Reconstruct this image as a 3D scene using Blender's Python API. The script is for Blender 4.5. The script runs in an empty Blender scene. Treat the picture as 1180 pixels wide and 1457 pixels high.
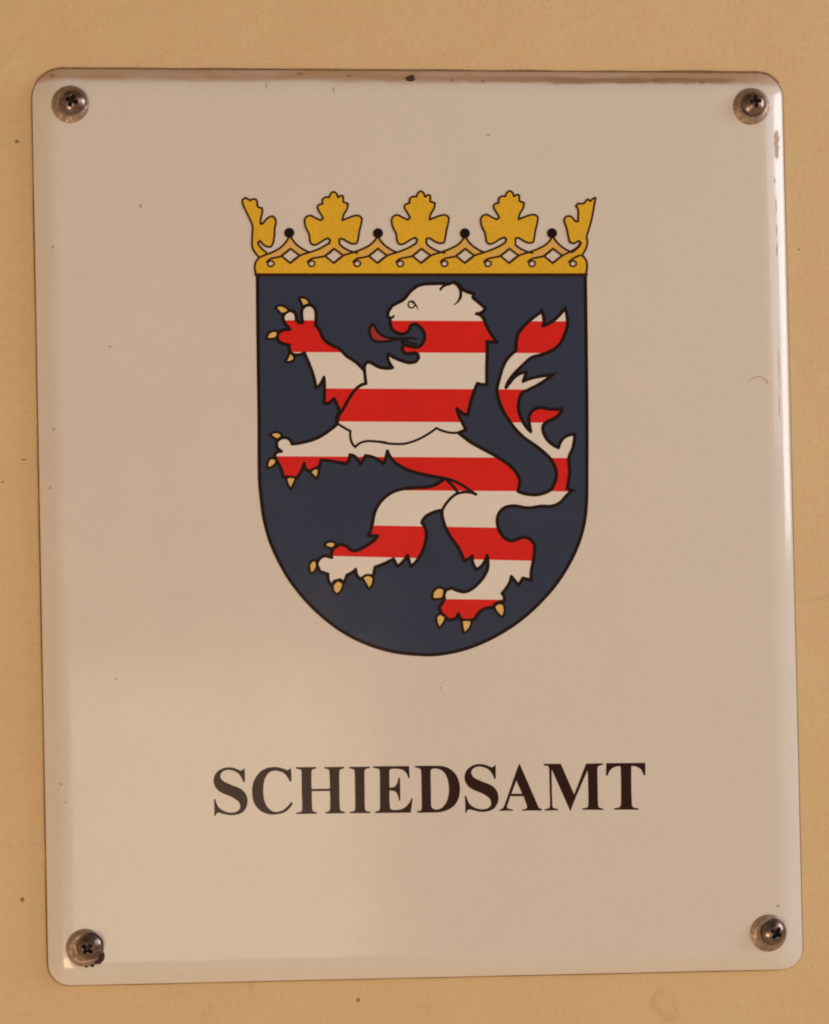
import bpy, bmesh, math, random
from mathutils import Vector, Matrix, noise
from mathutils.geometry import delaunay_2d_cdt

random.seed(7)
scene = bpy.context.scene
COL = scene.collection

# ------------------------------------------------------------------ camera
PW, PH = 1180.0, 1457.0
FOV = math.radians(42.0)
FPX = PH / 2 / math.tan(FOV / 2)
MPP = 0.000235                         # metres per drawing unit on the sign
DIST = FPX * MPP
YAW, PITCH, ROLL = math.radians(2.2), math.radians(0.5), math.radians(0.8)
cam_loc = Vector((-DIST * math.sin(YAW), -DIST * math.cos(YAW), -DIST * math.sin(PITCH)))
fwd = (-cam_loc).normalized()
rgt = fwd.cross(Vector((0, 0, 1))).normalized()
up = rgt.cross(fwd)
c, s = math.cos(ROLL), math.sin(ROLL)
r2 = rgt * c - up * s
u2 = rgt * s + up * c
M3 = Matrix((r2, u2, -fwd)).transposed()
cd = bpy.data.cameras.new('camera'); cam = bpy.data.objects.new('camera', cd); COL.objects.link(cam)
cam.matrix_world = Matrix.Translation(cam_loc) @ M3.to_4x4()
cd.sensor_fit = 'VERTICAL'; cd.sensor_height = 24.0; cd.sensor_width = 24.0 * PW / PH
cd.lens = 12.0 / math.tan(FOV / 2)
cd.clip_start = 0.01; cd.clip_end = 50
scene.camera = cam

FACE = 0.0042                          # height of the flat enamel face above the wall
# the artwork was measured on the photograph; rectify those measurements onto the flat face
def rect(p, h=FACE):
    d = M3 @ Vector(((p[0] - PW / 2) / FPX, -(p[1] - PH / 2) / FPX, -1))
    t = (-h - cam_loc.y) / d.y
    q = cam_loc + d * t
    return (q.x, q.z)

# ------------------------------------------------------------------ object helpers
def link(name, mesh, mats, parent=None):
    o = bpy.data.objects.new(name, mesh); COL.objects.link(o)
    for m in mats: mesh.materials.append(m)
    if parent: o.parent = parent
    return o
def tag(o, label=None, cat=None, group=None, kind=None):
    if label: o['label'] = label
    if cat: o['category'] = cat
    if group: o['group'] = group
    if kind: o['kind'] = kind
    return o
def empty(name, loc=(0, 0, 0)):
    o = bpy.data.objects.new(name, None); COL.objects.link(o); o.location = loc; o.empty_display_size = .01
    return o

# ------------------------------------------------------------------ materials
def new_mat(name):
    m = bpy.data.materials.new(name); m.use_nodes = True
    nt = m.node_tree; b = nt.nodes['Principled BSDF']
    return m, nt, b
def N(nt, typ, **kw):
    n = nt.nodes.new(typ)
    for k, v in kw.items():
        if k in ('ins',):
            for i, val in v.items(): n.inputs[i].default_value = val
        else: setattr(n, k, v)
    return n
def math_n(nt, op, a, b=None, c_=None, clamp=False):
    n = nt.nodes.new('ShaderNodeMath'); n.operation = op; n.use_clamp = clamp
    for i, v in enumerate((a, b, c_)):
        if v is None: continue
        if isinstance(v, (int, float)): n.inputs[i].default_value = v
        else: nt.links.new(v, n.inputs[i])
    return n.outputs[0]
def mixc(nt, f, a, b, mode='MIX'):
    n = nt.nodes.new('ShaderNodeMix'); n.data_type = 'RGBA'; n.blend_type = mode
    for sock, v in ((n.inputs['Factor'], f), (n.inputs['A'], a), (n.inputs['B'], b)):
        if isinstance(v, (int, float)): sock.default_value = v
        elif isinstance(v, (tuple, list)): sock.default_value = tuple(v) + ((1,) if len(v) == 3 else ())
        else: nt.links.new(v, sock)
    return n.outputs['Result']
def noise_n(nt, vec, scale, detail=4, rough=.5, dist=0):
    n = N(nt, 'ShaderNodeTexNoise', ins={'Scale': scale, 'Detail': detail, 'Roughness': rough, 'Distortion': dist})
    nt.links.new(vec, n.inputs['Vector']); return n.outputs[0]
def ramp(nt, f, a, b, lo=0., hi=1.):
    n = nt.nodes.new('ShaderNodeMapRange'); n.interpolation_type = 'SMOOTHSTEP'
    n.inputs['From Min'].default_value = a; n.inputs['From Max'].default_value = b
    n.inputs['To Min'].default_value = lo; n.inputs['To Max'].default_value = hi
    nt.links.new(f, n.inputs['Value']); return n.outputs[0]
def spots(nt, vec, lst, h=FACE, wa=.9):
    """mask of small specks: list of (px, py, rx, ry) measured on the photo"""
    wob = noise_n(nt, vec, 2500, 2)
    out = None
    for (px, py, rx, ry) in lst:
        x, z = rect((px, py), h)
        sep = nt.nodes.new('ShaderNodeSeparateXYZ'); nt.links.new(vec, sep.inputs[0])
        dx = math_n(nt, 'DIVIDE', math_n(nt, 'SUBTRACT', sep.outputs[0], x), rx * MPP)
        dz = math_n(nt, 'DIVIDE', math_n(nt, 'SUBTRACT', sep.outputs[2], z), ry * MPP)
        d = math_n(nt, 'SQRT', math_n(nt, 'ADD', math_n(nt, 'MULTIPLY', dx, dx), math_n(nt, 'MULTIPLY', dz, dz)))
        d = math_n(nt, 'ADD', d, math_n(nt, 'MULTIPLY', math_n(nt, 'SUBTRACT', wob, .5), wa))
        mk = ramp(nt, d, .65, 1.1, 1, 0)
        out = mk if out is None else math_n(nt, 'MAXIMUM', out, mk)
    return out

def enamel(name, base, extra=None, rough=.16, var=.03, ior=1.52):
    m, nt, b = new_mat(name)
    tc = nt.nodes.new('ShaderNodeTexCoord'); v = tc.outputs['Object']
    n1 = noise_n(nt, v, 40, 5, .6)
    n2 = noise_n(nt, v, 900, 3, .6)
    f = math_n(nt, 'ADD', math_n(nt, 'MULTIPLY', n1, .4), math_n(nt, 'MULTIPLY', n2, .6))
    dark = tuple(max(0, x * (1 - var * 2.2)) for x in base); lite = tuple(min(1, x * (1 + var)) for x in base)
    col = mixc(nt, ramp(nt, f, .35, .65), dark, lite)
    if extra: col = extra(nt, v, col, b)
    nt.links.new(col, b.inputs['Base Color'])
    if not b.inputs['Roughness'].is_linked:
        rr = ramp(nt, noise_n(nt, v, 60, 5, .65), .3, .7, rough * .8, rough * 1.35)
        nt.links.new(rr, b.inputs['Roughness'])
    b.inputs['IOR'].default_value = ior
    # orange-peel waviness of fired enamel
    bump = nt.nodes.new('ShaderNodeBump'); bump.inputs['Strength'].default_value = 1.0
    bump.inputs['Distance'].default_value = 1.0
    hgt = math_n(nt, 'ADD', math_n(nt, 'MULTIPLY', noise_n(nt, v, 20, 2), .00008),
                 math_n(nt, 'MULTIPLY', noise_n(nt, v, 260, 3), .0000045))
    hgt = math_n(nt, 'ADD', hgt, math_n(nt, 'MULTIPLY', noise_n(nt, v, 70, 4, .6, .8), .000016))
    nt.links.new(hgt, bump.inputs['Height']); nt.links.new(bump.outputs[0], b.inputs['Normal'])
    return m

# plate outline: corners measured on the rim (edge lies just off the wall)
EDGE_H = 0.0005
corn = [Vector(rect(p, EDGE_H)) for p in ((45.5, 98), (1112.5, 104.5), (1142.5, 1378.5), (69.5, 1402.5))]

def plate_extra(nt, v, col, b):
    sep = nt.nodes.new('ShaderNodeSeparateXYZ'); nt.links.new(v, sep.inputs[0])
    A, B = corn[0], corn[1]
    sl = (B.y - A.y) / (B.x - A.x)
    dtop = math_n(nt, 'SUBTRACT', math_n(nt, 'ADD', math_n(nt, 'MULTIPLY', sep.outputs[0], sl), A.y - sl * A.x), sep.outputs[2])
    # streaky grime caught on the upper ledge
    mp = nt.nodes.new('ShaderNodeMapping'); nt.links.new(v, mp.inputs[0]); mp.inputs['Scale'].default_value = (1, 1, 6)
    st = noise_n(nt, mp.outputs[0], 60, 6, .65)
    dj = math_n(nt, 'ADD', dtop, math_n(nt, 'MULTIPLY', math_n(nt, 'SUBTRACT', st, .5), .0035))
    g = math_n(nt, 'MULTIPLY', ramp(nt, dj, .0030, .0058, 1, 0), ramp(nt, noise_n(nt, mp.outputs[0], 25, 5, .7), .25, .65, .5, .88))
    col = mixc(nt, g, col, (.50, .285, .135))
    # concentrated line of soil near the fold at the right half
    rightp = ramp(nt, sep.outputs[0], -.02, .07, .08, .6)
    l2 = math_n(nt, 'MULTIPLY', math_n(nt, 'MULTIPLY', ramp(nt, dj, .0016, .0030), ramp(nt, dj, .0040, .0050, 1, 0)), rightp)
    l2 = math_n(nt, 'MULTIPLY', l2, ramp(nt, sep.outputs[0], .105, .113, 1, 0))
    col = mixc(nt, l2, col, (.25, .12, .05))
    # yellowish tinge and fine soil along all rims
    sp = spots(nt, v, [(75, 351, 2.6, 2.6), (157, 493, 2.4, 2), (200, 293, 2.4, 3), (475, 127, 1.8, 4.5), (695, 192, 2.6, 2.4),
                       (379, 121, 1.6, 5), (688, 114, 3.2, 2.4), (643, 112, 3.6, 2.2), (427, 102, 6, 2.4), (497, 105, 5, 2.4), (71, 694, 2.2, 2.2),
                       (1107, 1289, 3, 2.4), (165, 966, 1.8, 1.8), (87, 1116, 2.2, 1.8), (93, 1142, 2.4, 1.4), (72, 104, 5, 3), (627, 979, 2.4, 1.6),
                       (76, 611, 2.2, 2.6), (1000, 116, 5, 3), (935, 112, 4, 2)])
    col = mixc(nt, math_n(nt, 'MULTIPLY', sp, .42), col, (.09, .045, .02))
    # worn patch on the right rim and hairline scratches beside it
    wr = spots(nt, v, [(1107.5, 195, 5, 12), (1107, 205, 5.2, 12), (1107.5, 216, 4.2, 10), (1104, 256, 1.5, 5), (1106, 292, 1.3, 12), (1106.5, 325, 1.2, 10), (1107, 355, 1.4, 12), (1109.5, 520, 1.1, 32), (1110, 575, 1.1, 22)], wa=1.8)
    col = mixc(nt, wr, col, (.52, .40, .30))
    rr = ramp(nt, noise_n(nt, v, 60, 5, .65), .3, .7, .10, .17)
    rr = math_n(nt, 'ADD', rr, math_n(nt, 'MULTIPLY', math_n(nt, 'MAXIMUM', math_n(nt, 'MAXIMUM', g, wr), math_n(nt, 'MULTIPLY', l2, .8)), .5), clamp=True)
    nt.links.new(rr, b.inputs['Roughness'])
    return col

WHITE = (.785, .742, .682)
m_white = enamel('white_enamel', WHITE, plate_extra, var=.014)
m_stripe = enamel('white_stripe_enamel', (.86, .82, .765), var=.012)
m_red = enamel('red_enamel', (.78, .011, .009))
m_blue = enamel('blue_enamel', (.028, .045, .097))
m_gold = enamel('gold_enamel', (.86, .53, .028), var=.05)
m_ink = enamel('black_enamel', (.012, .0035, .003), ior=1.40)
m_brown = enamel('brown_line_enamel', (.045, .010, .005), ior=1.40)
m_claw = enamel('claw_enamel', (.86, .58, .19))
m_tongue = enamel('tongue_enamel', (.42, .03, .035))

def wall_mat():
    m, nt, b = new_mat('ochre_wall_paint')
    tc = nt.nodes.new('ShaderNodeTexCoord'); v = tc.outputs['Object']
    n1 = noise_n(nt, v, 14, 5, .6, .6); n2 = noise_n(nt, v, 70, 4, .6); n3 = noise_n(nt, v, 700, 4, .65)
    col = mixc(nt, ramp(nt, n1, .3, .7), (.745, .565, .312), (.772, .602, .342))
    col = mixc(nt, ramp(nt, n2, .35, .65, 0, .5), col, (.79, .568, .332))
    col = mixc(nt, ramp(nt, n3, .48, .75, 0, .24), col, (.50, .30, .14))
    # faint irregular smudges
    sm = ramp(nt, noise_n(nt, v, 48, 6, .7, 1.5), .60, .74)
    col = mixc(nt, math_n(nt, 'MULTIPLY', sm, .28), col, (.50, .30, .14))
    sp = spots(nt, v, [(24.5, 201.5, 3.4, 3), (32, 1280, 3.6, 3.4), (34, 654, 4, 1.2), (4, 686, 2, 1.5),
                       (1137, 355, 2, 1.6), (510, 1423, 3, 3)], 0)
    col = mixc(nt, math_n(nt, 'MULTIPLY', sp, .7), col, (.10, .04, .015))
    nt.links.new(col, b.inputs['Base Color'])
    b.inputs['Roughness'].default_value = .75; b.inputs['Specular IOR Level'].default_value = .3
    bump = nt.nodes.new('ShaderNodeBump'); bump.inputs['Distance'].default_value = 1
    mp = nt.nodes.new('ShaderNodeMapping'); nt.links.new(v, mp.inputs[0]); mp.inputs['Scale'].default_value = (.55, 1, 1.3)
    hh = math_n(nt, 'ADD', math_n(nt, 'MULTIPLY', noise_n(nt, mp.outputs[0], 90, 5, .6, .5), .00055), math_n(nt, 'MULTIPLY', noise_n(nt, v, 420, 5, .7), .00030))
    hh = math_n(nt, 'ADD', hh, math_n(nt, 'MULTIPLY', noise_n(nt, v, 16, 3), .0012))
    nt.links.new(hh, bump.inputs['Height']); nt.links.new(bump.outputs[0], b.inputs['Normal'])
    return m
m_wall = wall_mat()

def metal(name, base, base2, rough, metallic, bscale=.00004):
    m, nt, b = new_mat(name)
    tc = nt.nodes.new('ShaderNodeTexCoord'); v = tc.outputs['Object']
    f = ramp(nt, noise_n(nt, v, 700, 5, .7), .35, .65)
    nt.links.new(mixc(nt, f, base, base2), b.inputs['Base Color'])
    b.inputs['Metallic'].default_value = metallic
    nt.links.new(ramp(nt, f, 0, 1, rough * .8, rough * 1.4), b.inputs['Roughness'])
    bump = nt.nodes.new('ShaderNodeBump'); bump.inputs['Distance'].default_value = 1
    nt.links.new(math_n(nt, 'MULTIPLY', noise_n(nt, v, 1500, 4, .6), bscale), bump.inputs['Height'])
    nt.links.new(bump.outputs[0], b.inputs['Normal'])
    return m
m_screw = metal('screw_steel', (.31, .235, .205), (.13, .085, .07), .23, .9)
m_washer = metal('washer_steel', (.44, .33, .245), (.31, .215, .155), .5, .6)
m_rust = metal('rust_crust', (.035, .012, .006), (.07, .025, .01), .8, 0, .0002)
m_recess = metal('recess_gap_dark', (.03, .018, .014), (.012, .008, .006), .7, .1)

# ------------------------------------------------------------------ wall
def grid_box(name, x0, x1, z0, z1, th, mat):
    bm = bmesh.new()
    vs = [bm.verts.new((x, y, z)) for y in (0, th) for x, z in ((x0, z0), (x1, z0), (x1, z1), (x0, z1))]
    bm.faces.new(vs[:4]); bm.faces.new(vs[4:][::-1])
    for i in range(4):
        j = (i + 1) % 4
        bm.faces.new((vs[i], vs[i + 4], vs[j + 4], vs[j]))
    me = bpy.data.meshes.new(name); bm.normal_update(); bmesh.ops.recalc_face_normals(bm, faces=bm.faces); bm.to_mesh(me); bm.free()
    return link(name, me, [mat])
wall = grid_box('wall', -.6, .6, -.6, .6, .12, m_wall)
tag(wall, 'ochre painted plaster wall behind the enamel sign', 'wall')

# ------------------------------------------------------------------ sign plate
sign = empty('enamel_sign')
tag(sign, 'white enamel sign with a striped lion coat of arms and the word SCHIEDSAMT', 'sign')

def ring(d, nseg=14):
    """rounded quadrilateral loop inset by d from the rim"""
    n = 4; lines = []
    for i in range(n):
        a, b = corn[i], corn[(i + 1) % n]
        t = (b - a).normalized(); inn = Vector((t.y, -t.x))     # clockwise loop: inward normal
        lines.append((a + inn * d, t, inn))
    pts = []
    for i in range(n):
        a, t0, n0 = lines[i - 1]; b, t1, n1 = lines[i]
        den = t0.x * t1.y - t0.y * t1.x
        k = ((b - a).x * t1.y - (b - a).y * t1.x) / den
        cpt = a + t0 * k
        r = max((.0100, .0088, .0070, .0074)[i] - d * .5, .003)
        ang = math.acos(max(-1, min(1, t0.dot(t1)))); tl = r * math.tan(ang / 2)
        p0 = cpt - t0 * tl; cen = p0 + n0 * r
        a0 = math.atan2(-n0.y, -n0.x)
        for j in range(nseg + 1):
            aa = a0 - ang * j / nseg
            pts.append(cen + Vector((math.cos(aa), math.sin(aa))) * r)
        # points along the following side
        nb, nt1, nn1 = lines[i], None, None
        pts.append(None)
    # fill side points
    out = []
    m = len(pts)
    for i, p in enumerate(pts):
        if p is None:
            a = pts[i - 1]; b = pts[(i + 1) % m]
            for j in range(1, 24): out.append(a.lerp(b, j / 24))
        else: out.append(p)
    return out
# profile (inset, height): back lip, folded rim, soft shoulder, flat face
prof = [(.0022, .0002), (.0006, .0002), (.0001, .0004), (0, .0006), (.00008, .0009), (.0003, .00115), (.0006, .00136), (.0012, .00169), (.0018, .00202), (.0024, .00234), (.0030, .00265),
        (.0036, .00294), (.0042, .00321), (.0048, .00345), (.0055, .00369), (.0063, .00391), (.0072, .00407), (.0081, .00416), (.0090, FACE), (.0105, FACE)]
def hgt_at(d):
    p = prof[3:]
    for (a, h0), (b, h1) in zip(p, p[1:]):
        if a <= d <= b: return h0 + (h1 - h0) * (d - a) / (b - a)
    return FACE if d > 0 else .0006
bm = bmesh.new(); prev = None
for d, h in prof:
    lp = ring(d)
    vs = []
    for i, p in enumerate(lp):
        dz = (noise.noise(Vector((p.x * 40, p.y * 40, 3))) * .00034 + noise.noise(Vector((p.x * 12, p.y * 12, 9))) * .00035) * math.sin(math.pi * min(1, h / FACE)) if h < FACE and h > .0002 else 0
        q = p + (Vector((0, 0)))
        vs.append(bm.verts.new((q.x, -(h + dz * min(1, h * 900)), q.y)))
    if prev:
        for i in range(len(vs)):
            j = (i + 1) % len(vs); bm.faces.new((prev[i], prev[j], vs[j], vs[i]))
    prev = vs
bm.faces.new(prev)
bmesh.ops.recalc_face_normals(bm, faces=bm.faces)
bm.normal_update()
if bm.faces[:][-1].normal.y > 0: bmesh.ops.reverse_faces(bm, faces=bm.faces[:])
for f in bm.faces: f.smooth = True
me = bpy.data.meshes.new('plate'); bm.to_mesh(me); bm.free()
plate = link('plate', me, [m_white], sign)

# brown bead: rim grime with the contact shadow under the edge painted in
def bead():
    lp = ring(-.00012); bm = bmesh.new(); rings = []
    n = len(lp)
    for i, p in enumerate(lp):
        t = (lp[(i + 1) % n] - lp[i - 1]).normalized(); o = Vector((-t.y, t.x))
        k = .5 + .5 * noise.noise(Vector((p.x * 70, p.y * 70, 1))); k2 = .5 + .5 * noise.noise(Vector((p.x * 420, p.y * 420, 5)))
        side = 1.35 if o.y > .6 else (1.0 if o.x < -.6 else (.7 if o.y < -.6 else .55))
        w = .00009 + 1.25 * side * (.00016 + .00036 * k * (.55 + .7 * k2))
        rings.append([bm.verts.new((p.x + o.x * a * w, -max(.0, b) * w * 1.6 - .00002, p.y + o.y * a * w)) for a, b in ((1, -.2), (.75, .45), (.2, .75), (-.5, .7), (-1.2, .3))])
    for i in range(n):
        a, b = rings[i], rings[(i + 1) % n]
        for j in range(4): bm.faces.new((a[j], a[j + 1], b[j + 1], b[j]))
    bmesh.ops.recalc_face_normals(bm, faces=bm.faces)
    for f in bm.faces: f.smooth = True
    me = bpy.data.meshes.new('grime_shadow_line'); bm.to_mesh(me); bm.free(); return me
m_grime_shadow = metal('rim_grime_shadow', (.17, .085, .03), (.33, .19, .075), .85, 0, .0002)
link('grime_shadow_line', bead(), [m_grime_shadow], sign)

# ------------------------------------------------------------------ drawing helpers (drawing units -> thin fired enamel layers)
def Z(ox, oy, k, pts): return [(ox + x / k, oy + y / k) for x, y in pts]
def area(p): return sum(p[i - 1][0] * p[i][1] - p[i][0] * p[i - 1][1] for i in range(len(p))) / 2
def smooth(pts, closed=True, corner=48, sub=4):
    n = len(pts); P = [Vector(p) for p in pts]; cor = []
    for i in range(n):
        if not closed and i in (0, n - 1): cor.append(True); continue
        a = P[i] - P[i - 1]; b = P[(i + 1) % n] - P[i]
        cor.append(a.length < 1e-6 or b.length < 1e-6 or math.degrees(a.angle(b)) > corner)
    out = []
    for i in range(n if closed else n - 1):
        p1, p2 = P[i], P[(i + 1) % n]; p0 = P[i - 1]; p3 = P[(i + 2) % n]
        L = (p2 - p1).length
        def tan(pa, pb, pc, iscor, other):
            if iscor: return None
            t = (pc - pa)
            return t.normalized() * L if t.length > 0 else None
        t1 = tan(p0, p1, p2, cor[i], 0); t2 = tan(p1, p2, p3, cor[(i + 1) % n], 0)
        if t1 is None: t1 = (p2 - p1) if t2 is None else (p2 - p1) * 2 - t2
        if t2 is None: t2 = (p2 - p1) if cor[i] else (p2 - p1) * 2 - t1
        t1 = t1 * .95; t2 = t2 * .95
        ns = sub if L > 2.5 else 2
        for j in range(ns):
            t = j / ns; tt = t * t; ttt = tt * t
            out.append(tuple(p1 * (2 * ttt - 3 * tt + 1) + t1 * (ttt - 2 * tt + t) + p2 * (-2 * ttt + 3 * tt) + t2 * (ttt - tt)))
    if not closed: out.append(tuple(P[-1]))
    return out
def capsules(pts, w, closed=False, taper=None):
    """stroke as convex pieces"""
    res = []; n = len(pts); K = 5
    rng = range(n if closed else n - 1)
    for i in rng:
        a = Vector(pts[i]); b = Vector(pts[(i + 1) % n])
        if (b - a).length < 1e-4: continue
        if taper and not closed:
            wa = w * taper(i / (n - 1)); wb = w * taper((i + 1) / (n - 1))
        else: wa = wb = w
        an = math.atan2((b - a).y, (b - a).x)
        poly = []
        for j in range(K + 1):
            t = an + math.pi / 2 + math.pi * j / K; poly.append((a.x + math.cos(t) * wa / 2, a.y + math.sin(t) * wa / 2))
        for j in range(K + 1):
            t = an - math.pi / 2 + math.pi * j / K; poly.append((b.x + math.cos(t) * wb / 2, b.y + math.sin(t) * wb / 2))
        res.append(poly)
    return res
def cdt(polys, holes=(), edges=()):
    """union of polys minus holes, cut along edges -> verts, tris"""
    V, F, E = [], [], []
    for p in list(polys) + list(holes):
        if area(p) < 0: p = p[::-1]
        s0 = len(V); V += [Vector(q) for q in p]; F.append(list(range(s0, s0 + len(p))))
    for a, b in edges:
        E.append((len(V), len(V) + 1)); V += [Vector(a), Vector(b)]
    r = delaunay_2d_cdt(V, E, F, 0, 1e-4, True)
    np_ = len(polys); tris = []
    if edges:                          # cut polygon: winding-number test instead of face ids
        P = polys[0]
        for f in r[2]:
            cx = sum(r[0][i].x for i in f) / 3; cy = sum(r[0][i].y for i in f) / 3; wn = 0
            for (x0, y0), (x1, y1) in zip(P, P[1:] + P[:1]):
                if (y0 <= cy) != (y1 <= cy):
                    if x0 + (cy - y0) / (y1 - y0) * (x1 - x0) > cx: wn += 1 if y1 > y0 else -1
            if wn: tris.append(tuple(f))
        return r[0], tris
    for f, of in zip(r[2], r[5]):
        if any(k < np_ for k in of) and not any(k >= np_ for k in of): tris.append(tuple(f))
    return r[0], tris
class Layer:
    def __init__(self): self.bm = bmesh.new()
    def add(self, polys, lvl, mi=0, holes=(), edges=(), matf=None, base=None):
        V, T = cdt(polys, holes, edges)
        h = FACE + lvl * .00002; hb = FACE - .00002 if base is None else base
        vm = {}
        def gv(i, top):
            k = (i, top)
            if k not in vm:
                x, z = rect(V[i]); vm[k] = self.bm.verts.new((x, -(h if top else hb), z))
            return vm[k]
        cnt = {}
        for t in T:
            f = self.bm.faces.new([gv(i, 1) for i in t])
            cen = (sum(V[i].x for i in t) / len(t), sum(V[i].y for i in t) / len(t))
            f.material_index = matf(cen) if matf else mi
            f.normal_update()
            if f.normal.y > 0: f.normal_flip()
            for a, b in zip(t, t[1:] + t[:1]):
                k = (min(a, b), max(a, b)); cnt.setdefault(k, []).append(f.material_index)
        for (a, b), ms in cnt.items():
            if len(ms) == 1:
                f = self.bm.faces.new([gv(a, 1), gv(b, 1), gv(b, 0), gv(a, 0)]); f.material_index = ms[0]
        return self
    def build(self, name, mats, parent):
        me = bpy.data.meshes.new(name); self.bm.to_mesh(me); self.bm.free()
        return link(name, me, mats, parent)

INK = 4.7
# ---- shield
sh_l = [(366.5, 391), (367.6, 500), (369, 600)] + Z(355, 680, 4.72, [(68, 0), (78, 120), (98, 270), (138, 420), (195, 550), (262, 670), (350, 787), (450, 893), (570, 993), (700, 1073), (850, 1135), (1000, 1172)])
sh_r = Z(600, 680, 4.72, [(40, 1188), (150, 1180), (300, 1146), (450, 1086), (600, 1000), (720, 908), (830, 800), (920, 690), (1000, 560), (1058, 430), (1093, 300), (1108, 160), (1110, 0)]) + [(835.3, 600), (834.4, 500), (833, 391)]
shield_line = smooth(sh_l + sh_r, False)
L = Layer()
L.add([shield_line], 1, 0)
L.add(capsules(shield_line + [], 4.8) + capsules([(364.5, 391), (834.5, 391)], 5.0), 4, 1)
shield = L.build('shield', [m_blue, m_ink], sign)

# ---- lion silhouette
C = lambda p: Z(360, 390, 6.555, p)
D = lambda p: Z(500, 390, 5.364, p)
Mo = lambda p: Z(515, 430, 10.727, p)
MR = lambda p: Z(640, 520, 12.14, p)
E2 = lambda p: Z(540, 570, 5.364, p)
F_ = lambda p: Z(360, 520, 5.9, p)
G = lambda p: Z(430, 680, 5.9, p)
H = lambda p: Z(600, 690, 5.13, p)
I_ = lambda p: Z(690, 550, 7.867, p)
J = lambda p: Z(690, 420, 7.867, p)

arm_top = C([(1045, 905), (1010, 868), (960, 820), (875, 765), (810, 700), (745, 668), (690, 635), (650, 590), (620, 520), (585, 480), (590, 400), (585, 340), (560, 300), (520, 288), (480, 305),
             (457, 340), (458, 400), (465, 450), (438, 457), (405, 430), (402, 385), (385, 352), (345, 340), (305, 362), (280, 400), (295, 455), (325, 490), (345, 518), (290, 522), (240, 545), (225, 590),
             (245, 630), (290, 652), (340, 662), (338, 690), (348, 725), (380, 752), (440, 752), (480, 735)]) + [(441, 520)] + F_([(510, 90), (530, 188), (562, 165), (597, 100), (602, 190), (597, 318), (640, 318), (682, 278), (712, 340), (728, 390), (702, 450), (712, 488)])
arm2 = F_([(640, 548), (550, 605), (450, 640), (330, 660), (305, 618), (270, 605), (220, 620), (197, 655), (205, 695), (240, 722), (205, 728), (180, 755), (197, 790), (238, 870), (255, 935), (310, 940), (365, 945), (400, 900), (430, 822), (440, 870), (478, 888),
           (520, 868), (560, 850), (572, 795), (640, 800), (780, 825), (808, 800), (815, 750), (860, 768), (905, 830), (945, 757), (1020, 775), (1095, 825), (1112, 790), (1130, 718)])
belly = E2([(85, 432), (130, 480), (220, 530), (320, 560), (420, 580), (495, 592)])
leg1 = G([(1080, 72), (950, 82), (830, 95), (740, 130), (660, 200), (610, 290), (590, 390), (560, 485), (635, 487), (600, 528), (520, 582), (450, 612), (405, 602), (370, 572), (320, 558), (265, 588), (245, 640), (250, 668), (195, 652), (145, 680), (125, 730), (150, 785), (218, 808),
          (225, 870), (255, 905), (270, 868), (320, 855), (355, 880), (378, 815), (400, 805), (430, 788), (450, 768), (462, 820), (492, 850), (530, 828), (600, 820), (612, 750), (700, 715), (768, 680), (800, 745), (850, 700), (885, 650), (912, 745), (960, 700), (1010, 620), (1040, 520), (1040, 440), (1005, 375), (1040, 322), (1100, 290), (1160, 273)])
leg2a = H([(150, 190), (152, 230), (172, 300), (212, 380), (270, 460), (312, 557), (370, 520), (375, 570), (402, 618), (450, 578), (478, 515), (485, 560), (480, 620), (440, 690), (380, 750), (320, 780), (265, 772), (220, 752), (180, 765), (165, 800), (165, 835), (132, 890), (142, 930),
            (175, 965), (195, 985), (250, 978), (268, 940), (290, 985), (345, 988), (390, 980), (412, 940), (462, 902), (520, 898), (545, 865), (600, 850), (603, 815), (588, 792), (640, 720), (655, 668), (708, 732), (740, 680), (800, 695), (802, 620), (820, 530), (825, 440), (790, 395), (740, 382),
            (690, 400), (650, 408), (600, 382), (562, 320), (552, 250), (575, 192), (620, 160), (680, 153), (780, 168), (870, 155), (950, 155), (1010, 130), (1052, 85), (1098, 38), (1062, 28)])
tail_r = I_([(930, 1100), (950, 950), (940, 800), (985, 690), (1008, 545), (950, 540), (870, 588), (825, 685), (760, 650), (695, 590), (652, 500), (655, 430), (700, 392), (800, 342), (868, 262), (800, 257), (700, 250), (620, 235), (540, 265), (497, 330), (497, 400), (515, 505), (470, 460), (420, 380), (382, 280), (378, 180), (415, 70)])
tail_t = J([(500, 1053), (620, 990), (760, 892), (680, 900), (540, 925), (430, 965), (465, 862), (400, 875), (330, 920), (280, 980), (238, 1035), (262, 970), (330, 878), (430, 780), (520, 700), (640, 665), (760, 615), (840, 545), (895, 440), (925, 330), (915, 200), (895, 150), (820, 240), (745, 302), (650, 345), (665, 300), (640, 180), (600, 210),
            (520, 270), (440, 345), (375, 430), (355, 500), (350, 620), (255, 710), (205, 800), (165, 930), (138, 1040)])
tail_l = I_([(138, 60), (150, 120), (185, 230), (265, 370), (355, 490), (450, 580), (560, 655), (660, 735), (740, 815), (790, 910), (803, 980), (792, 1050), (768, 1105)])
tail_b = H([(950, 30), (900, 58), (840, 72), (770, 68), (705, 48)])
back = MR([(140, 1175), (300, 1290), (480, 1400)])[::-1]
back = [(776 - 0, 0)][:0] + E2([(1060, 680), (1072, 620), (1050, 560), (1000, 500), (900, 430), (800, 375), (700, 320), (640, 275)]) + MR([(150, 1165)])
mane = MR([(280, 1110), (225, 1000), (165, 880), (125, 745), (230, 830), (318, 850), (365, 620), (440, 400), (482, 310), (560, 330), (640, 325), (640, 150), (640, 0)])
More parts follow.
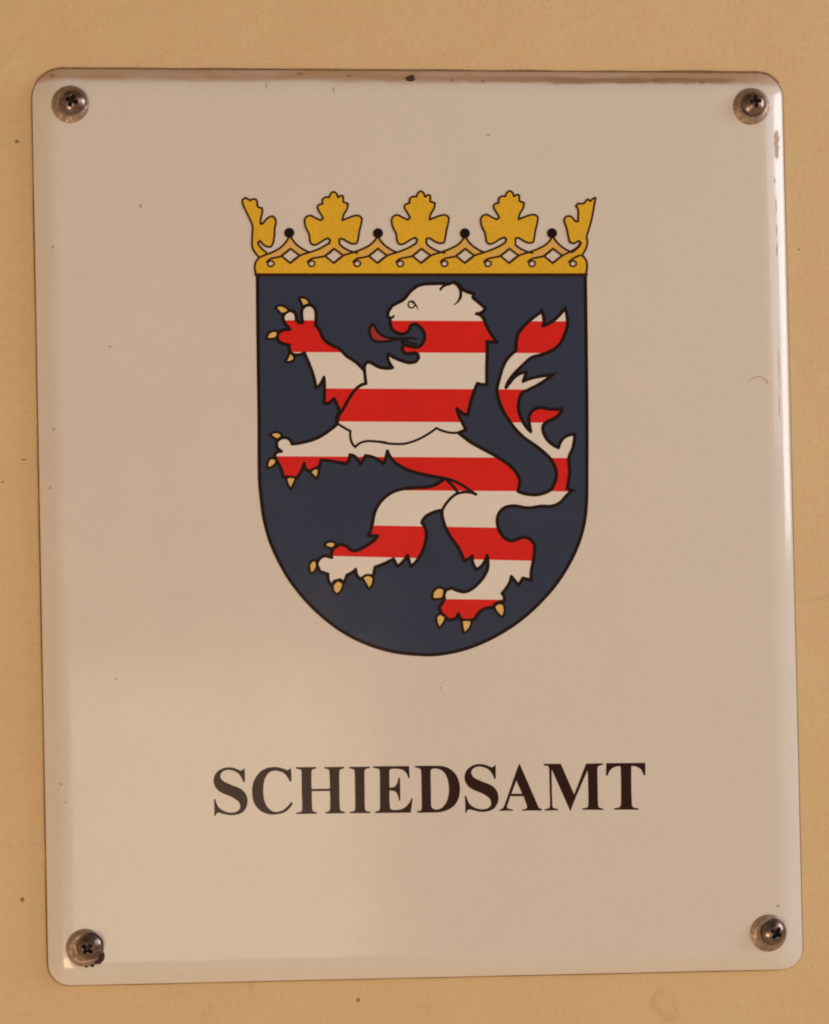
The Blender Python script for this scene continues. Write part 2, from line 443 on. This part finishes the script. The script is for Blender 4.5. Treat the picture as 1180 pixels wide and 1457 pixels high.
head = D([(1038, 580), (1035, 515), (1110, 520), (1065, 455), (1030, 390), (1000, 325), (955, 303), (1000, 290), (1022, 260), (970, 215), (928, 180), (935, 150), (860, 125), (838, 100), (800, 68), (770, 66), (740, 78), (700, 72), (640, 74), (570, 76), (510, 90), (450, 135), (400, 195), (320, 238)])
face_ = Mo([(440, 90), (400, 160), (400, 225), (435, 240), (440, 350), (480, 430), (560, 478), (650, 478), (718, 430), (740, 360), (800, 330), (880, 370), (945, 450), (960, 540), (930, 630), (870, 682), (780, 685), (650, 645), (618, 700), (640, 770), (700, 787), (800, 775), (858, 800), (868, 850), (830, 905), (740, 925), (640, 905), (500, 850), (405, 790), (395, 820), (410, 900), (470, 1000),
           (380, 1010), (260, 990), (150, 930), (90, 910), (50, 960), (30, 1040)])
lion_pts = arm_top + arm2 + belly + leg1 + leg2a + tail_r + tail_t + tail_l + tail_b + back + mane + head + face_
lion_line = smooth(lion_pts, True, 40, 3)
bands = [(456.4, .004), (501.8, .004), (553.4, .005), (600.4, .006), (650.4, .006), (698.0, .006), (748.9, .018), (794.2, .024), (851.9, .012)]
def by(k, x): return bands[k][0] + (x - 600) * bands[k][1]
def band_mat(cn):
    k = sum(1 for i in range(len(bands)) if cn[1] > by(i, cn[0]))
    return k % 2           # 0 white, 1 red
L = Layer()
L.add([lion_line], 3, edges=[((340, by(i, 340)), (860, by(i, 860))) for i in range(len(bands))], matf=band_mat)
ink = capsules(lion_line, INK, True)
def line(pts, w=INK, tp=None): return capsules(smooth(pts, False), w, taper=tp)
ink += line(F_([(712, 470), (722, 420), (750, 380), (800, 290), (850, 215), (900, 170), (950, 152), (942, 90), (938, 30)]), 4.6)
ink += line(F_([(712, 488), (770, 525), (820, 552), (818, 600), (835, 655), (860, 685), (900, 652), (960, 635), (1050, 640), (1120, 648)]) + E2([(0, 313), (60, 326), (120, 331), (200, 328), (300, 295), (380, 250), (435, 210), (480, 230), (540, 245), (600, 245), (650, 225)]), 3.4)
tp_end = lambda t: 1 - .75 * max(0, (t - .6) / .4)
ink += line(E2([(495, 592), (560, 610), (640, 650), (690, 685), (738, 716)]), 4.0)
ink += line(E2([(738, 716), (690, 700), (640, 700), (590, 712), (545, 745), (500, 800), (472, 860)]), 4.0)
ink += line(E2([(505, 600), (550, 640), (600, 705)]), 4.2)
ink += line(E2([(500, 595), (440, 640), (390, 655)]), 4)
ink += line(D([(682, 118), (705, 92), (770, 68)]), 3.6)
ink += line(D([(790, 70), (828, 110), (836, 165), (818, 205), (782, 236)]), 4.2, tp_end)
ink += line(Mo([(435, 235), (470, 235), (488, 212)]), 3.2)
eye = [(500 + (460 + 26 * math.cos(a)) / 5.364, 390 + (232 + 27 * math.sin(a)) / 5.364) for a in [i * math.pi / 6 for i in range(12)]]
ink += capsules(eye, 2.1, True)
ink += line(D([(452, 208), (485, 228), (500, 248), (510, 272)]), 2.2, tp_end)
# sharp ink tips
def tri(a, b, c_): return [a, b, c_]
for base, tip in [((J([(915, 200)])[0], J([(890, 160)])[0]), J([(905, 105)])[0]), ((J([(645, 210)])[0], J([(605, 200)])[0]), J([(640, 130)])[0]),
                  ((J([(745, 880)])[0], J([(755, 905)])[0]), J([(832, 850)])[0]), ((I_([(868, 285)])[0], I_([(845, 250)])[0]), I_([(882, 208)])[0]),
                  ((I_([(1008, 560)])[0], I_([(980, 535)])[0]), I_([(1020, 500)])[0]), ((H([(1085, 55)])[0], H([(1080, 25)])[0]), H([(1140, 40)])[0]),
                  ((D([(1105, 528)])[0], D([(1090, 505)])[0]), D([(1132, 520)])[0])]:
    ink.append([base[0], base[1], tip])
L.add(ink, 6, 2)
lion = L.build('lion', [m_stripe, m_red, m_ink], sign)

# ---- claws and tongue
claws = [C([(212, 312), (262, 292), (320, 320), (338, 345), (300, 365), (265, 370), (240, 345)]), C([(430, 222), (480, 222), (515, 245), (528, 285), (495, 290), (465, 305), (450, 265)]),
         C([(128, 605), (150, 550), (195, 530), (232, 540), (222, 590), (190, 603)]), C([(340, 735), (378, 758), (388, 795), (345, 820), (300, 812), (322, 785)]),
         F_([(145, 580), (195, 560), (242, 578), (235, 602), (203, 620), (172, 603)]), F_([(122, 865), (130, 800), (160, 775), (195, 790), (192, 825), (160, 850)]),
         F_([(280, 945), (295, 1000), (320, 1038), (345, 990), (362, 945), (320, 935)]), F_([(482, 898), (520, 865), (555, 875), (550, 910), (537, 950), (508, 925)]),
         G([(188, 565), (225, 535), (282, 545), (270, 580), (240, 590)]), G([(75, 805), (60, 740), (80, 700), (115, 690), (125, 740), (108, 780)]),
         G([(260, 900), (300, 858), (345, 880), (332, 940), (290, 978), (263, 945)]), G([(505, 838), (555, 815), (600, 838), (592, 890), (562, 935), (530, 880)]),
         H([(80, 830), (85, 780), (120, 750), (165, 760), (163, 800), (148, 828)]), H([(110, 960), (140, 940), (175, 962), (165, 1000), (130, 1045), (110, 1000)]),
         H([(292, 988), (330, 985), (365, 990), (352, 1045), (308, 1082), (298, 1030)]), H([(530, 890), (558, 865), (598, 870), (607, 920), (588, 965), (550, 930)])]
for cl in claws:
    cl = smooth(cl, True, 62, 3)
    L = Layer()
    L.add([cl], 7, 0); L.add(capsules(cl, 3.5, True), 8, 1)
    L.build('claw', [m_claw, m_ink], lion)
tg = smooth(Mo([(168, 340), (205, 385), (245, 455), (330, 518), (430, 550), (540, 560), (440, 588), (330, 602), (220, 600), (150, 552), (122, 470), (130, 385)]), True, 60, 3)
L = Layer(); L.add([tg], 7, 0)
L.add(capsules(tg, 3.6, True) + line(Mo([(500, 562), (640, 560), (740, 545), (830, 560)]), 5.4, lambda t: 1 - .55 * t) + line(Mo([(640, 560), (720, 610), (830, 640)]), 2.8) + line(Mo([(610, 560), (640, 640)]), 4.5), 8, 1)
L.build('tongue', [m_tongue, m_ink], lion)

# ---- crown
K = 4.370
c1 = lambda p: Z(330, 260, K, p)
c2 = lambda p: Z(590, 260, K, p)
leaf_rel = [(640, 408), (605, 380), (612, 358), (598, 345), (570, 358), (530, 383), (505, 387), (488, 370), (480, 320), (460, 280), (452, 235), (465, 212), (490, 205), (520, 220), (552, 235), (568, 222), (550, 190), (533, 160), (537, 140), (565, 130), (565, 105), (580, 92), (606, 92), (615, 70), (630, 57), (650, 68), (658, 92), (680, 80), (692, 85),
            (692, 120), (722, 132), (715, 165), (695, 200), (687, 235), (710, 225), (750, 210), (785, 205), (808, 222), (803, 260), (793, 300), (785, 350), (778, 376), (750, 380), (720, 368), (690, 350), (668, 352), (668, 378)]
def leaf_at(cx, dy=0): return [(cx + (x - 632) / K, 260 + dy + y / K) for x, y in leaf_rel]
leaves = [leaf_at(474.8), leaf_at(598.6, -.8), leaf_at(725.3, -1.3)]
lhalf = c1([(170, 462), (148, 438), (128, 400), (128, 330), (130, 270), (112, 225), (90, 180), (68, 130), (68, 105), (85, 95), (105, 105), (115, 113), (130, 103), (150, 105), (158, 122), (160, 145), (170, 155), (188, 158), (190, 185), (182, 215), (178, 255), (190, 258), (205, 240), (225, 220), (250, 208), (268, 222), (275, 245), (266, 290), (265, 330), (255, 380), (240, 400), (215, 396), (190, 378), (178, 362), (164, 370), (168, 388), (188, 412), (215, 435)])
rhalf = c2([(1040, 452), (1066, 410), (1075, 370), (1070, 340), (1080, 300), (1098, 240), (1110, 180), (1125, 95), (1110, 100), (1095, 115), (1075, 103), (1060, 122), (1050, 130), (1015, 130), (1003, 145), (1018, 170), (1018, 200), (1018, 240), (1000, 240), (975, 212), (945, 210), (930, 235), (945, 280), (955, 330), (965, 370), (990, 380), (1020, 362), (1035, 372), (1025, 395), (985, 430)])
YB = 390.0
dia = [413.6, 475.6, 537.8, 599.8, 662.0, 725.0, 787.0]
drops = [385.2, 443.5, 508.3, 569.5, 632.5, 694.3, 757.0, 815.3]
gold = [[(364.5, YB), (363, 381), (364.5, 373), (369, 367.5), (374, 365), (382, 365)] + [(827, 365), (829, 365), (834, 371), (835.5, 380), (833.5, YB)]]
crown_ink = [capsules(smooth([(364.5, YB), (362.8, 381), (364.2, 373), (369, 367), (376, 363.5), (388, 359), (398, 353.5), (406, 346), (411.5, 337)], False), 2.9)]
holes = []
K2 = 1 / K
for k, cx in enumerate(dia):
    pearl = (k % 2 == 0)
    top, bot, lf, rt = (cx, 353.8), (cx - .3, 374.6), (cx - 13.0, 364.2), (cx + 13.4, 363.8)
    holes.append([lf, top, rt, bot])
    crown_ink.append(capsules([lf, top, rt, bot], 2.8, True))
    nxt = dia[k + 1] if k < 6 else 849
    # ribbon that rises from this diamond's foot to the next point
    if k < 6:
        up_ = [bot, rt, (cx + 27, 359.3), (cx + 40, 354.5), (nxt - 10, 348.0)] + ([(nxt - 2, 339)] if not pearl else [(nxt - 5.0, 344)])
        crown_ink.append(capsules(smooth(up_, False, 80), 2.9))
        gold.append([rt, (cx + 27, 359.3), (cx + 40, 354.5), (nxt - 10, 348.0), (nxt, 338 if not pearl else 345), (nxt, 353.8), (nxt - 13, 364.2), (nxt - 30, 372), bot])
    else:
        up_ = [bot, rt, (cx + 24, 358.5), (cx + 34, 352.5), (cx + 38.5, 346)]
        crown_ink.append(capsules(smooth(up_, False, 80), 2.9))
        crown_ink.append(capsules(smooth([(828, 363.5), (834, 370.5), (835.5, 380), (833.5, YB)], False), 2.9))
        gold.append([(cx + 13.4, 363.8), (cx + 24, 358.5), (cx + 34, 352.5), (cx + 44, 346), (cx + 43, 356), (cx + 38, 364), (cx + 45, 375), (cx, 378)])
    # lower edge of the ribbon that comes up to this point, from its drop
    dx = drops[k]
    crown_ink.append(capsules(smooth([(dx - 5.5, 373), (dx, 368.3), (dx + 8, 366.5), lf, top], False, 80), 2.9))
    # falling ribbon on the right of this point
    if pearl:
        crown_ink.append(capsules(smooth([(cx + 1, 338), (cx + 8, 347.5), (cx + 18, 355), (cx + 27, 359)], False), 2.9))
        gold.append([(cx - 1, 338), (cx + 1, 338), (cx + 8, 347.5), (cx + 18, 355), (cx + 27, 359), rt, (cx, 353.8)])
        if k == 0: gold.append([(370, 367), (388, 359), (398, 353.5), (406, 346), (412, 337.5), (cx, 353.8), (cx - 13, 364.2), (382, 370)])
    else:
        crown_ink.append(capsules(smooth([(cx + 6.5, 345.5), (cx + 12, 351.5), (cx + 22, 357), (cx + 33, 360)], False), 2.9))
        gold.append([(cx, 340), (cx + 6.5, 345.5), (cx + 12, 351.5), (cx + 22, 357), (cx + 33, 360), rt, (cx, 353.8)])
    gold.append([lf, bot, rt, (rt[0], 376), (lf[0] - 14, 376), (lf[0] - 10, 368)])
crown_ink.append(capsules(smooth([(drops[7] - 5.5, 373), (drops[7], 368.3), (drops[7] + 7, 364.5), (828.5, 362)], False, 80), 2.9))
gold.append([(drops[7] - 14, 380), (drops[7] - 16, 366), (drops[7] + 8, 360), (drops[7] + 16, 366), (drops[7] + 16, 380)])
gold.append(c1([(170, 462), (150, 440), (150, 420), (190, 412), (235, 437), (200, 470)]))
gold.append(c2([(1040, 455), (1066, 410), (1030, 390), (985, 435), (1000, 470)]))
dcirc = []
for dx in drops:
    dcirc.append([(dx + 4.6 * math.cos(a) + .4, 375.3 + 4.1 * math.sin(a) - .35 * math.cos(a)) for a in [i * math.pi / 8 for i in range(16)]])
L = Layer()
L.add(gold, 5, 0, holes=holes + dcirc)
rib = []
for cx in dia:
    rib += capsules(smooth([(cx - 27, 364.5), (cx - 14, 358.6), (cx - 6, 352), (cx, 346), (cx + 8, 352.5), (cx + 16, 358), (cx + 24, 361)], False, 80), 4.4)
L.add(rib, 6, 2, holes=holes + dcirc)
ci = [q for p in crown_ink for q in p]
for dc in dcirc: ci += capsules(dc, 2.3, True)
ci += capsules([(365, 391), (833.5, 391)], 4.2)
L.add(ci, 7, 1)
m_ribbon = enamel('pale_ribbon_enamel', (.80, .50, .20))
crown = L.build('crown', [m_gold, m_brown, m_ribbon], sign)
for lf in leaves + [lhalf, rhalf]:
    L = Layer(); sm = smooth(lf, True, 50, 3)
    L.add([sm], 8, 0)
    op = smooth(lf[1:] if lf in leaves else lf, False, 50, 3)
    L.add(capsules(op, 2.8), 9, 1)
    L.build('leaf', [m_gold, m_brown], crown)
for (px, py) in ((411.8, 331.5), (538, 332), (661.6, 332.2), (785.6, 332)):
    L = Layer(); L.add([[(px + 7.2 * math.cos(a), py + 7.2 * math.sin(a)) for a in [i * math.pi / 12 for i in range(24)]]], 9, 0)
    L.build('pearl', [m_ink], crown)

# ---- lettering
T1 = lambda p: Z(298, 1080, 9.077, p)
T2 = lambda p: Z(418, 1080, 9.077, p)
T3 = lambda p: Z(530, 1080, 9.077, p)
T4 = lambda p: Z(655, 1080, 9.077, p)
T5 = lambda p: Z(765, 1080, 7.375, p)
S_ = [(458, 112), (438, 135), (405, 150), (370, 135), (320, 115), (260, 107), (190, 115), (120, 150), (72, 205), (55, 280), (72, 350), (120, 410), (190, 450), (270, 480), (340, 520), (385, 560), (400, 610), (390, 650), (350, 680), (300, 692), (230, 685), (160, 655), (120, 620), (95, 570), (75, 515), (58, 520), (65, 620), (65, 738), (80, 736), (95, 705), (120, 692), (170, 705), (240, 722), (310, 725), (380, 712), (440, 680), (480, 620), (495, 550), (485, 480), (450, 420), (390, 375), (300, 340), (220, 305), (170, 275), (145, 230), (150, 190), (185, 155), (240, 140), (300, 148), (360, 175), (400, 215), (425, 260), (440, 298), (460, 298), (460, 200)]
glyphs = [
 ('S', T1(S_), None),
 ('C', T1([(1052, 108), (1035, 130), (1010, 145), (960, 125), (900, 108), (830, 103), (750, 115), (670, 155), (610, 220), (570, 300), (553, 400), (560, 500), (585, 580), (640, 650), (710, 695), (800, 717), (890, 712), (970, 690), (1030, 645), (1080, 575), (1060, 552), (1010, 610), (950, 660), (880, 682), (820, 675), (760, 630), (720, 560), (702, 480), (698, 380), (708, 290), (735, 220), (780, 170), (830, 152), (890, 155), (950, 175), (1000, 220), (1038, 290), (1062, 290), (1060, 200)]), None),
 ('H', T2([(30, 105), (290, 103), (290, 122), (245, 134), (232, 165), (234, 386), (468, 383), (462, 165), (450, 134), (395, 120), (395, 103), (652, 101), (652, 120), (605, 132), (592, 165), (592, 400), (598, 640), (614, 670), (665, 683), (665, 700), (410, 704), (410, 688), (455, 675), (470, 640), (468, 412), (236, 415), (240, 640), (254, 675), (300, 690), (300, 706), (35, 711), (35, 695), (95, 680), (110, 650), (105, 400), (102, 165), (90, 137), (30, 122)]), None),
 ('I', T2([(715, 101), (985, 98), (985, 116), (930, 128), (916, 160), (918, 400), (922, 640), (938, 670), (992, 683), (992, 698), (725, 701), (725, 685), (780, 672), (795, 640), (793, 400), (788, 165), (775, 132), (715, 117)]), None),
 ('E', T3([(10, 94), (475, 90), (482, 250), (465, 250), (440, 185), (400, 145), (340, 127), (240, 127), (220, 147), (222, 370), (280, 362), (315, 325), (337, 240), (358, 240), (362, 537), (345, 537), (320, 450), (290, 415), (222, 404), (228, 620), (245, 653), (330, 656), (400, 638), (460, 588), (505, 508), (522, 510), (495, 692), (35, 697), (35, 680), (85, 667), (98, 640), (98, 400), (95, 160), (80, 127), (10, 112)]), None),
 ('D', T3([(550, 89), (850, 87), (930, 96), (1010, 130), (1080, 200), (1120, 290), (1133, 390), (1120, 490), (1070, 590), (990, 650), (900, 682), (820, 690), (578, 692), (578, 676), (625, 665), (638, 635), (635, 400), (630, 160), (615, 124), (550, 106)]),
   T3([(755, 150), (775, 127), (830, 124), (890, 142), (940, 190), (975, 270), (988, 360), (985, 460), (960, 550), (910, 620), (850, 650), (800, 648), (770, 630), (760, 590), (757, 400)])),
 ('S', T4([(x + 0, y - 43) for x, y in S_]), None),
 ('A', T4([(768, 60), (1015, 628), (1055, 648), (1055, 665), (800, 666), (800, 652), (850, 643), (866, 620), (820, 480), (648, 480), (605, 610), (612, 638), (682, 652), (682, 666), (505, 668), (505, 655), (550, 635), (570, 600), (745, 100)]), T4([(726, 278), (800, 448), (662, 448)])),
 ('M', T5([(65, 50), (245, 50), (385, 372), (510, 48), (685, 44), (685, 60), (642, 72), (630, 95), (632, 300), (638, 490), (650, 511), (690, 521), (690, 534), (470, 532), (470, 518), (520, 509), (533, 485), (526, 118), (405, 395), (345, 548), (149, 108), (157, 490), (168, 514), (215, 524), (215, 538), (75, 541), (75, 528), (120, 515), (131, 490), (127, 300), (121, 95), (110, 73), (65, 65)]), None),
 ('T', T5([(722, 43), (1132, 40), (1132, 170), (1115, 170), (1090, 112), (1040, 80), (985, 74), (985, 300), (992, 490), (1010, 510), (1060, 519), (1060, 532), (805, 531), (805, 517), (855, 509), (875, 485), (877, 300), (872, 77), (815, 82), (768, 112), (735, 175), (718, 172)]), None)]
m_letter = enamel('dark_letter_enamel', (.030, .008, .007), ior=1.34)
for ch, poly, hole in glyphs:
    cr = 30 if ch in 'HIEMTA' else 42
    L = Layer(); L.add([smooth(poly, True, cr, 3)], 2, 0, holes=[smooth(hole, True, 42, 3)] if hole else [])
    L.build('letter', [m_letter], sign)['label'] = 'dark serif letter ' + ch

# ---- chip knocked out of the upper rim and small flakes
def blob(name, px, py, rx, ry, h, th, mat, parent, seed, origin=Vector((0, 0, 0))):
    x0, z0 = rect((px, py), h)
    bm = bmesh.new(); bmesh.ops.create_icosphere(bm, subdivisions=3, radius=1)
    for v in bm.verts:
        n = 1 + .35 * noise.noise(v.co * 1.6 + Vector((seed, 0, 0))) + .12 * noise.noise(v.co * 5 + Vector((seed, 2, 0)))
        v.co = Vector((x0 + v.co.x * rx * MPP * n, -h - v.co.y * th * n, z0 + v.co.z * ry * MPP * n)) - origin
    for f in bm.faces: f.smooth = True
    me = bpy.data.meshes.new(name); bm.to_mesh(me); bm.free()
    return link(name, me, [mat], parent)
m_chip = metal('chipped_iron', (.05, .018, .012), (.09, .035, .02), .75, 0, .0002)
blob('enamel_chip', 584, 113, 7.5, 6, .0030, .0004, m_chip, sign, 3)['label'] = 'dark round chip in the upper rim'

# ------------------------------------------------------------------ screws
def polar_mesh(name, R, hf, nr, na, r0=0.0, back=None):
    bm = bmesh.new(); rings = []
    for i in range(nr + 1):
        r = r0 + (R - r0) * i / nr; vs = []
        if r == 0: vs = [bm.verts.new((0, -hf(0, 0), 0))]
        else:
            for j in range(na):
                a = 2 * math.pi * j / na; x, z = r * math.cos(a), r * math.sin(a); vs.append(bm.verts.new((x, -hf(x, z), z)))
        rings.append(vs)
    for a, b in zip(rings, rings[1:]):
        for j in range(na):
            k = (j + 1) % na
            if len(a) == 1: bm.faces.new((a[0], b[j], b[k]))
            else: bm.faces.new((a[j], b[j], b[k], a[k]))
    # skirt
    last = rings[-1]; sk = [bm.verts.new((v.co.x, .0010, v.co.z)) for v in last]
    for j in range(na):
        k = (j + 1) % na; bm.faces.new((last[j], sk[j], sk[k], last[k]))
    bmesh.ops.recalc_face_normals(bm, faces=bm.faces)
    bm.normal_update()
    if sum(f.normal.y for f in bm.faces if abs(f.normal.y) > .9) > 0: bmesh.ops.reverse_faces(bm, faces=bm.faces[:])
    for f in bm.faces: f.smooth = True
    me = bpy.data.meshes.new(name); bm.to_mesh(me); bm.free(); return me
HR, HH = .00445, .0024
SR = (HR * HR + HH * HH) / (2 * HH)
def sst(e0, e1, x):
    t = max(0, min(1, (x - e0) / (e1 - e0))); return t * t * (3 - 2 * t)
def cross_mask(x, z):
    arm = lambda a, b: (1 - sst(.00042, .00070, abs(a))) * (1 - sst(.0016, .0021, abs(b)))
    return max(arm(x, z), arm(z, x), 1 - sst(.0008, .0012, math.hypot(x, z)))
def head_h(x, z):
    r = math.hypot(x, z)
    h = math.sqrt(max(0, SR * SR - r * r)) - (SR - HH)
    h = h + .0009
    if r > HR * .93: h -= (r - HR * .93) * .9
    return h - .0015 * cross_mask(x, z)
head_me = polar_mesh('head', HR, head_h, 72, 120)
head_me.materials.append(m_screw); head_me.materials.append(m_recess)
for p in head_me.polygons:
    cx, cz = p.center.x, p.center.z
    if cross_mask(cx, cz) > .55 or math.hypot(cx, cz) > HR * .955: p.material_index = 1  # dark cross recess; the outer ring paints in the gap shadow round the head
WR = .00610
def washer_h(x, z):
    r = math.hypot(x, z)
    return .0011 - .00085 * sst(.0043, WR, r) - .0002 * (1 - sst(.003, .0045, r)) + .00004 * noise.noise(Vector((x * 900, z * 900, 0)))
washer_me = polar_mesh('washer', WR, washer_h, 16, 96, .0015)
washer_me.materials.append(m_washer)
sc0 = None
specs = [((100.5, 148.5), (103.5, 144.5), 22, 'brown domed cross-head screw in the top left corner of the sign'),
         ((1069, 151.5), (1072.5, 147), -4, 'brown domed cross-head screw in the top right corner of the sign'),
         ((121, 1348.5), (127, 1347), 38, 'rusty domed cross-head screw with dark crust below it in the bottom left corner'),
         ((1093.5, 1327.5), (1101, 1326), 33, 'clean-rimmed domed cross-head screw in the bottom right corner of the sign')]
for k, (w, hd, ang, lab) in enumerate(specs):
    x, z = rect(w); hx, hz = rect(hd, FACE + .001)
    if k == 0:
        root = empty('screw'); wo = bpy.data.objects.new('washer', washer_me); ho = bpy.data.objects.new('head', head_me)
        for o in (wo, ho): COL.objects.link(o); o.parent = root
        src = (root, wo, ho)
    else:
        root, wo, ho = (o.copy() for o in src)
        for o in (root, wo, ho): COL.objects.link(o)
        wo.parent = root; ho.parent = root
    root.location = (x, -FACE, z)
    wo.location = (0, 0, 0)
    ho.location = (hx - x, 0, hz - z)
    tl = [(3, 2), (-4, 3), (2, -3), (-3, 4)][k]
    ho.rotation_euler = (math.radians(tl[0]), math.radians(ang), math.radians(tl[1]))
    wo.rotation_euler = (0, math.radians(77 * k), 0)
    tag(root, lab, 'screw', 'screws in the corners of the sign')
    if k == 2:
        org = Vector((x, -FACE, z))
        for q, (bx, by_, ax, ay) in enumerate([(144, 1361, 6, 7.5), (138.5, 1368, 6, 4), (131.5, 1373.5, 2.8, 2.4), (123, 1375, 2.2, 1.6)]):
            blob('rust_crust', bx, by_, ax, ay, FACE, .0006, m_rust, root, q * 3.1, org)

# ------------------------------------------------------------------ hair stuck on the face
cu = bpy.data.curves.new('hair', 'CURVE'); cu.dimensions = '3D'; cu.bevel_depth = .00007; cu.bevel_resolution = 1
hp = smooth([(1066, 542), (1073, 537.5), (1081, 536), (1089, 540), (1094, 547)], False, 60, 5)
sp_ = cu.splines.new('POLY'); sp_.points.add(len(hp) - 1)
for i, p in enumerate(hp):
    x, z = rect(p); sp_.points[i].co = (x, -FACE - .00010 - .0001 * math.sin(i / len(hp) * 3.1), z, 1)
tmp = bpy.data.objects.new('tmp', cu); COL.objects.link(tmp)
dg = bpy.context.evaluated_depsgraph_get()
hm = bpy.data.meshes.new_from_object(tmp.evaluated_get(dg)); COL.objects.unlink(tmp); bpy.data.objects.remove(tmp)
m_hair, nt_, b_ = new_mat('hair_brown'); b_.inputs['Base Color'].default_value = (.50, .37, .27, 1)
hm.materials.clear()
hair = link('hair', hm, [m_hair]); tag(hair, 'short fine curved hair stuck on the white face near the right edge', 'hair')

# ------------------------------------------------------------------ light
w = bpy.data.worlds.new('World'); scene.world = w; w.use_nodes = True
bg = w.node_tree.nodes['Background']; bg.inputs['Color'].default_value = (1.0, .70, .455, 1); bg.inputs['Strength'].default_value = .51
# darker overhead, brighter towards the ground
wt = w.node_tree; tcw = wt.nodes.new('ShaderNodeTexCoord'); sw = wt.nodes.new('ShaderNodeSeparateXYZ'); wt.links.new(tcw.outputs['Generated'], sw.inputs[0])
gr = ramp(wt, sw.outputs[2], -.55, .75, 1.15, .38)
wt.links.new(mixc(wt, gr, (0, 0, 0), (1.0, .69, .465)), bg.inputs['Color'])

def lamp(name, loc, target, sx, sy, power, col, spread=180):
    d = bpy.data.lights.new(name, 'AREA'); d.shape = 'RECTANGLE'; d.size = sx; d.size_y = sy; d.energy = power; d.color = col
    d.spread = math.radians(spread)
    o = bpy.data.objects.new(name, d); COL.objects.link(o); o.location = loc
    o.rotation_euler = (Vector(target) - Vector(loc)).to_track_quat('-Z', 'Y').to_euler()
    return o
# warm room light low on the left
lamp('warm_lamp', (-1.15, -1.65, -1.15), (0, 0, 0), .62, .62, 16, (1, .70, .45))
# broad glow from the front, below
lamp('front_glow', (-.30, -2.0, -.62), (-.05, 0, -.1), .60, .74, 3.3, (1, .80, .55))
# daylight from an opening on the right
lamp('daylight_opening', (1.5, -.42, .42), (0, 0, .05), .40, .92, 10.2, (.93, .95, 1.0))

lamp('sky_glow', (1.35, -1.05, .55), (0, 0, .03), .8, .9, 5.0, (.86, .90, 1.0))

# ------------------------------------------------------------------ view
vs_ = scene.view_settings; vs_.view_transform = 'Standard'; vs_.look = 'None'; vs_.exposure = -0.20; vs_.gamma = 1; vs_.use_curve_mapping = False
scene.render.engine = 'CYCLES'
scene.cycles.pixel_filter_type = 'BLACKMAN_HARRIS'; scene.cycles.filter_width = 2.0
